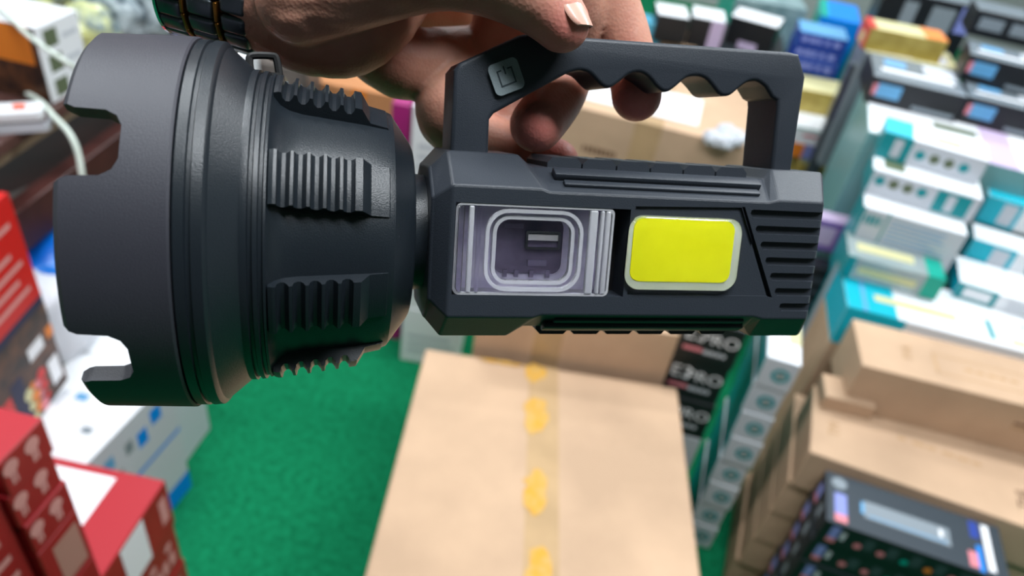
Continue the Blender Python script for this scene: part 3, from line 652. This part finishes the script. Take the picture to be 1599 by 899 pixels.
# body: faceted prism lofted along x
YC = -1.8
FULL = [(28, 17.8), (15, 27.0), (-15, 27.0), (-28, 17.8), (-28, -21.2), (-15, -30.6), (15, -30.6), (28, -21.2)]   # (z, y)
MID = [(28, 17.0), (15.5, 23.6), (-15.5, 23.6), (-28, 17.0), (-28, -20.4), (-15.5, -27.2), (15.5, -27.2), (28, -20.4)]
SMALL = [(22.5, 13.5), (12, 21.5), (-12, 21.5), (-22.5, 13.5), (-22.5, -17), (-12, -25), (12, -25), (22.5, -17)]
def slant(front, top): return [front, top, top, front, front, top, top, front]
rings = [([-30.5] * 8, SMALL), ([-29.6] * 8, [(z * 1.03, (y - YC) * 1.03 + YC) for z, y in SMALL]), ([-25.2] * 8, FULL), (slant(1.5, -3.5), FULL), (slant(4.0, 0.5), MID),
         (slant(76, 80.5), MID), (slant(79.5, 83.5), FULL), (slant(95.8, 102.6), FULL), (slant(97.2, 104.2), [(z * .95, (y - YC) * .95 + YC) for z, y in FULL])]
bm = bmesh.new(); R_ = []
for xs_, pr in rings: R_.append([bm.verts.new((xs_[i], pr[i][1], pr[i][0])) for i in range(8)])
for i in range(len(R_) - 1):
    for k in range(8): bm.faces.new((R_[i][k], R_[i][(k + 1) % 8], R_[i + 1][(k + 1) % 8], R_[i + 1][k]))
bm.faces.new(R_[0]); bm.faces.new(R_[-1][::-1])
bmesh.ops.recalc_face_normals(bm, faces=bm.faces[:])
bevel(bm, .55, 2, 12)
body = obj('body', bm, M_BODY, FL)
cut = bmesh.new()
add_box(cut, (2.9, -.75, 29), (53.8, 27.3, 22))                               # window bay
add_prism(cut, [(31.2, -13.6), (31.2, 13.9), (66.9, 15.0), (80.6, -13.5)], 27.2, 32)  # sunk trapezoid panel
add_prism(cut, [(67.0, 15.2), (68.0, 15.2), (81.9, -13.9), (80.5, -13.9)], 26.2, 32)  # slanted groove
for k in range(7):                                                            # tail grooves
    y = 13.2 - 5.05 * k
    xl = 70.2 + (13.2 - y) * .49
    P = [(xl + 1.2, y - 1.35), (xl, y + .1), (xl + .3, y + 1.1), (xl + 1.0, y + 1.35), (103, y + 1.35), (103, y - 1.35)]
    add_prism(cut, P, 26.4, 32)
booled(body, cut)
for p in body.data.polygons: p.use_smooth = False
# ledge between bay and LED panel stays dark inside
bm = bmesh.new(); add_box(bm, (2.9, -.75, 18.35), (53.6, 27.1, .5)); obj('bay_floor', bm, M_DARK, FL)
# grip strips on top and underside
def gripstrip(sgn):
    bm = bmesh.new()
    yt = 23.6 if sgn > 0 else -27.2; yf = 17.0 if sgn > 0 else -20.4
    d = Vector((0, yt - yf, 15.5 - 28)).normalized(); nrm = Vector((0, sgn * 12.5, sgn * (yt - yf))).normalized()
    for (t, wdt, hgt, xa, xb) in ((4.6, 2.8, 1.3, 9, 74.5), (8.9, 4.4, 2.5, 6.5, 76.0)):
        c = Vector(((xa + xb) / 2, yf, 28)) + d * t + nrm * (hgt / 2 - .2)
        X = Vector((1, 0, 0)); Mx = Matrix((X, d, nrm)).transposed()
        b2 = bmesh.new(); add_box(b2, (0, 0, 0), (xb - xa, wdt, hgt)); bevel(b2, .5, 2)
        b2.transform(Matrix.Translation(c) @ Mx.to_4x4())
        me = bpy.data.meshes.new('x'); b2.to_mesh(me); b2.free(); bm.from_mesh(me); bpy.data.meshes.remove(me)
    for k in range(6):                                                        # overlapping scales along the edge
        xa = 6.5 + k * 11.6
        b2 = bmesh.new()
        P = [(xa, 0), (xa + 1.6, 1.7), (xa + 9.6, 1.7), (xa + 11.1, 0.1), (xa + 11.1, -2), (xa, -2)]
        add_prism(b2, P, -13, 13.5); bevel(b2, .3, 1)
        for v in b2.verts: v.co = Vector((v.co.x, (yt if sgn > 0 else yt) + sgn * (v.co.y + 1.5), v.co.z))
        me = bpy.data.meshes.new('x'); b2.to_mesh(me); b2.free(); bm.from_mesh(me); bpy.data.meshes.remove(me)
    return obj('grip_strip', bm, M_BODY, FL, 25)
gripstrip(1); gripstrip(-1)
# handle
H = 10.0
out = [(-23.6, 24), (-23.6, 50.6), (-21.8, 53.0), (-4.2, 62.4), (-1.5, 63.2), (87.8, 65.4), (91.6, 65.0), (95.2, 57.8), (94.6, 24)]
inn = [(86.9, 24), (86.0, 47.6), (85.6, 49.6), (83.6, 50.4)]
sc = [(80.8, 53.6), (77.4, 55.2), (74.0, 54.6), (70.9, 52.2), (68.6, 50.2), (66.4, 49.6), (64.2, 50.1),
      (61.4, 52.6), (58.6, 54.6), (55.4, 55.1), (52.0, 54.2), (48.6, 51.2), (46.3, 49.6), (44.2, 49.5), (42.0, 50.8),
      (39.0, 53.4), (35.9, 54.6), (32.4, 53.8), (29.0, 51.0), (26.6, 49.3), (24.4, 49.2), (22.2, 50.6),
      (19.0, 53.1), (15.4, 53.6), (11.4, 52.2), (-10.6, 38.8), (-11.9, 36.9), (-11.6, 24)]
sc = [(p.x, p.y) for p in spline([Vector((a, b, 0)) for a, b in sc[:-3]], 3)] + sc[-3:]
bm = bmesh.new(); rounded_prism(bm, out + inn + sc, -H, H, 1.3)
obj('handle', bm, M_BODY, FL, 28)
# power button
bt = empty('power_button', Matrix.Identity(4)); bt.parent = FL; bt.location = (-7.7, 49.9, 10.0); bt.rotation_euler = (0, 0, math.radians(24))
bm = bmesh.new(); add_prism(bm, rrect(0, 0, 9.6, 9.6, 1.8), -.6, 1.15); bevel(bm, .45, 3, 40); 
kb = obj('key', bm, mat('grey_rubber', (122, 134, 138), .62, bump=.1, bscale=2, bdist=.2), bt, 35)
bm = bmesh.new()
def seg(a, b, wd=.42):
    a, b = Vector(a), Vector(b); d = (b - a); L = d.length; an = math.atan2(d.y, d.x)
    add_box(bm, ((a.x + b.x) / 2, (a.y + b.y) / 2, 1.18), (L + wd, wd, .16), Matrix.Rotation(an, 3, 'Z'))
for a, b in (((-1.2, 2.2), (-2.3, 2.2)), ((-2.3, 2.2), (-2.3, -2.3)), ((-2.3, -2.3), (2.3, -2.3)), ((2.3, -2.3), (2.3, 2.2)), ((2.3, 2.2), (1.2, 2.2)), ((0, 1.0), (0, 3.0))): seg(a, b)
obj('power_symbol', bm, mat('engraved_grey', (52, 62, 68), .8), bt)
# LED panel
led = empty('side_lamp'); led.parent = FL; led.location = (48.6, -.2, 27.2)
bm = bmesh.new(); add_prism(bm, rrect(-.6, .8, 33.6, 19.2, 3.0), -.2, 1.3); bevel(bm, .3, 2, 40)
obj('led_panel', bm, mat('led_face', (246, 246, 20), .45, rgb2=(238, 238, 4), nscale=.09, emit=.12), led, 35)
bm = bmesh.new(); add_ring(bm, rrect(0, 0, 37.4, 22.2, 4.4), rrect(-.6, .8, 33.8, 19.4, 3.0), -.2, 1.0)
obj('led_frame', bm, mat('led_rim', (214, 222, 206), .35), led, 40)
bm = bmesh.new()
loops = []
for (ins, z) in ((0, -.1), (0, 1.9), (.35, 2.5), (1.1, 2.9), (2.2, 3.1)):
    loops.append([bm.verts.new((p[0], p[1], z)) for p in rrect(0, 0, 38.2 - 2 * ins, 23.0 - 2 * ins, max(4.8 - ins, 1.5), 8)])
for a, b in zip(loops, loops[1:]):
    for i in range(len(a)): bm.faces.new((a[i], a[(i + 1) % len(a)], b[(i + 1) % len(a)], b[i]))
bm.faces.new(loops[0][::-1]); bm.faces.new(loops[-1])
obj('led_cover', bm, M_CLEAR, led, 30)
# window: clear cover over the socket bay
win = empty('socket_window'); win.parent = FL; win.location = (0, -.75, 0)
M_EDGE = mat('plastic_edge_highlight', (250, 250, 255), .08, trans=.65, spec=.9)  # whitish half-clear colour stands in for bright reflections along the clear edges
bm = bmesh.new(); add_prism(bm, rrect(0, .7, 21.6, 17.4, 3.2), 20.5, 21.2); obj('socket_panel', bm, mat('mauve_panel', (150, 140, 164), .25, metal=.35, rgb2=(104, 98, 120), nscale=.08), win)
bm = bmesh.new(); add_prism(bm, rrect(.2, 0, 48, 26.2, 1.2), 19.2, 20.6); bevel(bm, .2, 1, 40)
obj('socket_plate', bm, mat('lavender_plate_sheen', (246, 243, 255), .25, metal=.1, rgb2=(206, 200, 226), nscale=.10), win)  # near-white lavender paints in the silvery highlights of the window
bm = bmesh.new(); add_ring(bm, rrect(4.2, 2.6, 11, 5.6, .5), rrect(4.2, 2.6, 9.6, 4.2, .4), 21.1, 22.6)
obj('usb_shell', bm, mat('chrome', (215, 215, 220), .12, metal=1), win)
bm = bmesh.new(); add_box(bm, (4.2, 3.4, 21.6), (9.4, 1.8, 1.2)); obj('usb_tongue', bm, mat('usb_white', (235, 235, 228), .5), win)
bm = bmesh.new()
for (x, y, a, b) in ((3, -4.6, 6, 1.8), (-7, -8, 1.3, 2.2), (-3.4, -8, 1.3, 2.2), (1.4, -8, 1.3, 2.2), (6.6, -8, 1.3, 2.2), (-5, 6.6, 6, 1.4)): add_box(bm, (x, y, 21.4), (a, b, .8))
obj('components', bm, mat('component_grey', (120, 112, 134), .4), win)
bm = bmesh.new(); add_prism(bm, rrect(.5, 0, 46.4, 26.4, 2.0), 25.2, 26.6); bevel(bm, .4, 2, 40)
obj('cover', bm, M_CLEAR, win, 30)
bm = bmesh.new()
for (cx_, w_, h_, r_, a, b) in ((.2, 30, 24.6, 6.8, 26.6, 28.2), (.1, 25.2, 20.6, 5.0, 24.6, 27.4)):
    add_ring(bm, rrect(cx_, 0, w_, h_, r_), rrect(cx_, 0, w_ - 2.2, h_ - 2.2, r_ - 1.1), a, b)
bevel(bm, .3, 2, 40); obj('cover_rim', bm, M_EDGE, win, 30)
bm = bmesh.new()
bm.free()
for x, w_ in ((-22.4, 2.4), (-19.2, 1.6), (-16.8, 1.2), (18.2, 2.6), (21.0, 1.2), (22.8, 1.6)):
    bm = bmesh.new(); add_box(bm, (x, 0, 27.4), (w_, 25.6, 1.8)); bevel(bm, .5, 3, 40); obj('cover_rib', bm, M_CLEAR if abs(x) < 18 or x == -22.4 else M_EDGE, win, 30)
bm = bmesh.new(); add_ring(bm, rrect(.5, 0, 48.6, 27.2, 1.8), rrect(.5, 0, 47.2, 25.8, 1.6), 20.6, 27.8); bevel(bm, .3, 2, 40)
obj('cover_wall', bm, M_EDGE, win, 30)
# ------------------------------------------------------------------ the hand holding the flashlight
VD = (RC @ Vector((0, 0, -1))).normalized()
def add_capsule(bm, c0, r0, c1, r1, k=1.0, n=20):
    """closed tapered capsule; k flattens it along the line of sight"""
    d = c1 - c0; L = d.length
    if L < 1e-6: return
    w_ = d / L; u = w_.orthogonal().normalized(); v = w_.cross(u)
    rows = []
    for i in range(1, 7): a = math.radians(-90 + 15 * i); rows.append((c0, r0 * math.sin(a), r0 * math.cos(a)))
    for i in range(0, 6): a = math.radians(15 * i); rows.append((c1, r1 * math.sin(a), r1 * math.cos(a)))
    def P(c, off):
        off = off - VD * off.dot(VD) * (1 - k); return c + off
    R2 = [[bm.verts.new(P(c, w_ * h + (u * math.cos(2 * PI * j / n) + v * math.sin(2 * PI * j / n)) * rad)) for j in range(n)] for c, h, rad in rows]
    for i in range(len(R2) - 1):
        for j in range(n): bm.faces.new((R2[i][j], R2[i][(j + 1) % n], R2[i + 1][(j + 1) % n], R2[i + 1][j]))
    for ring, c, s, rr in ((R2[0], c0, -1, r0), (R2[-1], c1, 1, r1)):
        t = bm.verts.new(P(c, w_ * s * rr))
        for j in range(n): bm.faces.new((ring[j], ring[(j + 1) % n], t) if s > 0 else (ring[(j + 1) % n], ring[j], t))
def chain(bm, pts, k=1.0, sub=3):
    Q = [(px(a, b, d), r * d / FPX) for a, b, d, r in pts]
    C = spline([q[0] for q in Q], sub); Rr = spline([(q[1], 0, 0) for q in Q], sub)
    for i in range(len(C) - 1): add_capsule(bm, C[i], Rr[i][0], C[i + 1], Rr[i + 1][0], k)
CHAINS = [
    (.72, [(90, -420, .275, 165), (250, -235, .262, 150), (362, -100, .250, 133), (408, -84, .250, 142), (452, -55, .248, 146), (525, -4, .250, 126), (600, -30, .250, 84)]),   # forearm, wrist, heel
    (.8, [(430, -60, .262, 120), (600, -80, .268, 110), (800, -110, .268, 95), (900, -120, .262, 80)]),                                             # palm
    (1, [(520, -50, .240, 90), (680, -105, .244, 85), (820, -120, .250, 70)]),                                                                      # web between thumb and palm, out of view, added to shade the hand's inside
    (1, [(470, 0, .232, 70), (560, -22, .228, 66), (670, -44, .223, 60), (750, -36, .2195, 57), (822, -10, .2185, 56), (856, 14, .2190, 51), (877, 37, .2200, 45)]),          # thumb
    (.9, [(590, -5, .300, 75), (700, 5, .325, 80), (800, 5, .325, 70), (870, -40, .300, 60)]),                                                     # inside of the hand
    (1, [(560, 40, .272, 58), (628, 98, .277, 57), (730, 96, .292, 54)]),                                                                              # little finger root
    (1, [(730, 100, .290, 50), (706, 150, .280, 50), (705, 183, .279, 54), (748, 218, .281, 46), (815, 238, .282, 40), (868, 252, .282, 36)]),           # little finger
    (1, [(800, 20, .287, 60), (775, 120, .288, 50), (792, 185, .288, 44), (822, 226, .286, 38)]),                                                     # ring finger
    (1, [(855, -110, .252, 55), (893, -22, .2535, 52), (896, 60, .2675, 46), (882, 118, .272, 44), (866, 156, .268, 44), (838, 195, .2575, 43)]),          # middle finger
    (1, [(900, -120, .256, 55), (948, 0, .264, 48), (972, 60, .2665, 44), (990, 120, .267, 40), (994, 150, .263, 39.5)]),                               # forefinger
]
bm = bmesh.new()
for k, pts in CHAINS: chain(bm, pts, k)
bmesh.ops.recalc_face_normals(bm, faces=bm.faces[:])
me = bpy.data.meshes.new('hand'); bm.to_mesh(me); bm.free()
hand = bpy.data.objects.new('hand', me); COL.objects.link(hand)
md = hand.modifiers.new('r', 'REMESH'); md.mode = 'VOXEL'; md.voxel_size = .0010
ms = hand.modifiers.new('s', 'SMOOTH'); ms.iterations = 7; ms.factor = .5
dg = bpy.context.evaluated_depsgraph_get(); dg.update()
nm = bpy.data.meshes.new_from_object(hand.evaluated_get(dg)); hand.modifiers.clear(); hand.data = nm; nm.name = 'hand'
# creases of the skin: shallow folds along short lines
def fold(a, b, width, depth):
    A_, B_ = px(*a), px(*b); AB = B_ - A_; L2 = AB.length_squared
    for v in nm.vertices:
        t = (v.co - A_).dot(AB) / L2
        if -.05 < t < 1.05:
            q = (v.co - A_ - AB * t).length
            if q < width * 3: v.co -= v.normal * depth * math.exp(-(q / width) ** 2) * min(1, 6 * max(0, min(t + .05, 1.05 - t)))
FR = lambda u, v, d: (u, v, d)
fold((470, 40, .222), (600, 75, .232), .0022, .0010)
fold((420, 15, .222), (640, 8, .222), .0022, .0012)
fold((560, 118, .240), (640, 48, .236), .0014, .0016)
fold((752, 22, .214), (770, -30, .206), .0012, .0009)
fold((764, 26, .214), (783, -20, .206), .0012, .0008)
fold((655, 205, .262), (705, 175, .258), .0012, .0008)
for p in nm.polygons: p.use_smooth = True
pk = nm.attributes.new('pad_tone', 'FLOAT', 'POINT')
tips = [(px(838, 196, .248), .013), (px(994, 165, .256), .013), (px(868, 245, .274), .012), (px(880, 60, .216), .010)]
vals = [0.0] * len(nm.vertices)
for i, v in enumerate(nm.vertices):
    vals[i] = max(math.exp(-((v.co - c).length / r_) ** 2) for c, r_ in tips)
pk.data.foreach_set('value', vals)
SK = mat('skin', (200, 150, 130), .50, spec=.4, sss=.25)
nt = SK.node_tree; b = nt.nodes['Principled BSDF']; tc = nt.nodes.new('ShaderNodeTexCoord')
n1 = nt.nodes.new('ShaderNodeTexNoise'); n1.inputs['Scale'].default_value = 38; n1.inputs['Detail'].default_value = 6
cr = nt.nodes.new('ShaderNodeValToRGB'); cr.color_ramp.elements[0].position = .3; cr.color_ramp.elements[1].position = .7
cr.color_ramp.elements[0].color = lin((174, 112, 94)) + (1,); cr.color_ramp.elements[1].color = lin((202, 152, 130)) + (1,)
nt.links.new(tc.outputs['Object'], n1.inputs['Vector']); nt.links.new(n1.outputs['Fac'], cr.inputs[0]); at = nt.nodes.new('ShaderNodeAttribute'); at.attribute_name = 'pad_tone'
mx = nt.nodes.new('ShaderNodeMix'); mx.data_type = 'RGBA'; mx.inputs['B'].default_value = lin((222, 132, 122)) + (1,)
nt.links.new(at.outputs['Fac'], mx.inputs['Factor']); nt.links.new(cr.outputs[0], mx.inputs['A']); nt.links.new(mx.outputs['Result'], b.inputs['Base Color'])
v1 = nt.nodes.new('ShaderNodeTexVoronoi'); v1.inputs['Scale'].default_value = 900
n2 = nt.nodes.new('ShaderNodeTexNoise'); n2.inputs['Scale'].default_value = 260; n2.inputs['Detail'].default_value = 6
ad = nt.nodes.new('ShaderNodeMath'); ad.operation = 'ADD'; nt.links.new(v1.outputs['Distance'], ad.inputs[0]); nt.links.new(n2.outputs['Fac'], ad.inputs[1])
bp = nt.nodes.new('ShaderNodeBump'); bp.inputs['Strength'].default_value = .22; bp.inputs['Distance'].default_value = .0004
nt.links.new(tc.outputs['Object'], v1.inputs['Vector']); nt.links.new(tc.outputs['Object'], n2.inputs['Vector'])
nt.links.new(ad.outputs[0], bp.inputs['Height']); nt.links.new(bp.outputs[0], b.inputs['Normal'])
nm.materials.append(SK)
tag(hand, "person's bare hand gripping the flashlight handle from above, thumb over its top edge", 'hand')
# thumb nail: a curved plate on the far side of the thumb tip
def nail(c, axis, nrm_, L, Wd, th=.0006, curv=.0048):
    axis = axis.normalized(); nrm_ = (nrm_ - axis * nrm_.dot(axis)).normalized(); side = axis.cross(nrm_)
    bm = bmesh.new(); N, M_ = 10, 12; top = []; bot = []
    for i in range(N + 1):
        t = -1 + 2 * i / N; rt = []; rb = []
        ww = Wd / 2 * (1 - .22 * max(0, t) ** 3 - .12 * max(0, -t) ** 3)
        for j in range(M_ + 1):
            s = -1 + 2 * j / M_
            y = s * ww; hgt = -(y * y) / (2 * curv) - .0006 * t * t
            p = c + axis * (t * L / 2 * (1 - .18 * s * s)) + side * y + nrm_ * hgt
            rt.append(bm.verts.new(p)); rb.append(bm.verts.new(p - nrm_ * th))
        top.append(rt); bot.append(rb)
    for i in range(N):
        for j in range(M_):
            bm.faces.new((top[i][j], top[i + 1][j], top[i + 1][j + 1], top[i][j + 1]))
            bm.faces.new((bot[i][j], bot[i][j + 1], bot[i + 1][j + 1], bot[i + 1][j]))
    for i in range(N):
        bm.faces.new((top[i][0], bot[i][0], bot[i + 1][0], top[i + 1][0])); bm.faces.new((top[i][M_], top[i + 1][M_], bot[i + 1][M_], bot[i][M_]))
    for j in range(M_):
        bm.faces.new((top[0][j], top[0][j + 1], bot[0][j + 1], bot[0][j])); bm.faces.new((top[N][j], bot[N][j], bot[N][j + 1], top[N][j + 1]))
    return bm
NM = mat('nail', (214, 164, 146), .3, spec=.5, coat=.2)
cv = lambda x, y, z: RC @ Vector((x, y, z))
o = obj('thumbnail', nail(px(908, 4, .2152) , cv(.50, -.86, .0), cv(.78, .45, .42), .0145, .0132, curv=.0066), NM, None, 60)
o.parent = hand; o['label'] = 'pale thumbnail'
# ------------------------------------------------------------------ wrist watch bracelet
WC = px(374, -86, .250)
wa = cv(.962, -.272, 0).normalized(); wu = cv(-.272, -.962, 0).normalized(); wv = cv(0, 0, 1)
WM = Matrix((wa, wu, wv)).transposed().to_4x4(); WM.translation = WC
watch = empty('wristwatch', WM)
tag(watch, 'dark metal watch bracelet with thin gold links on the wrist, top left', 'watch')
EA, EB = .0326, .0236
M_LK = mat('dark_steel', (92, 98, 104), .34, metal=.9); M_GL = mat('watch_gold', (148, 98, 40), .3, metal=.9); M_SV = mat('chrome', (215, 215, 220), .12, metal=1)
NR = 25
def band_pt(a): return Vector((0, EA * math.cos(a), EB * math.sin(a)))
protos = {}
for kname, wd, m, th in (('outer_link', .0086, M_LK, .0032), ('centre_link', .0092, M_LK, .0036), ('gold_link', .0012, M_GL, .0040)):
    bm = bmesh.new(); add_box(bm, (0, 0, 0), (wd, (.0064 if kname != 'gold_link' else .0066), th)); bevel(bm, min(.0014, wd * .3), 3)
    me = bpy.data.meshes.new(kname); bm.normal_update(); bm.to_mesh(me); bm.free(); me.materials.append(m)
    for p in me.polygons: p.use_smooth = True
    protos[kname] = me
for k in range(NR):
    for kname, ox, sh in (('outer_link', -.0107, 0), ('gold_link', -.0056, .5), ('centre_link', 0, .5), ('gold_link', .0056, .5), ('outer_link', .0107, 0)):
        a = 2 * PI * (k + sh) / NR; p = band_pt(a); t = Vector((0, -EA * math.sin(a), EB * math.cos(a))).normalized(); n_ = Vector((1, 0, 0)).cross(t)
        if n_.dot(p) < 0: n_ = -n_
        M = Matrix((Vector((1, 0, 0)), t, n_)).transposed().to_4x4(); M.translation = p + Vector((ox, 0, 0))
        if kname == 'outer_link' and False: continue
        o = bpy.data.objects.new(kname, protos[kname]); COL.objects.link(o); o.parent = watch; o.matrix_local = M
bm = bmesh.new()
NB = 72
for sx in (-.0154,):
    A0 = [bm.verts.new(band_pt(2 * PI * k / NB) * f + Vector((sx + dx, 0, 0))) for (f, dx) in ((.96, 0), (1.06, 0), (1.06, .0009), (.96, .0009)) for k in range(NB)]
    for q in range(4):
        for k in range(NB):
            bm.faces.new((A0[q * NB + k], A0[q * NB + (k + 1) % NB], A0[((q + 1) % 4) * NB + (k + 1) % NB], A0[((q + 1) % 4) * NB + k]))
obj('edge_rail', bm, M_SV, watch)['label'] = 'polished silver edge of the bracelet'
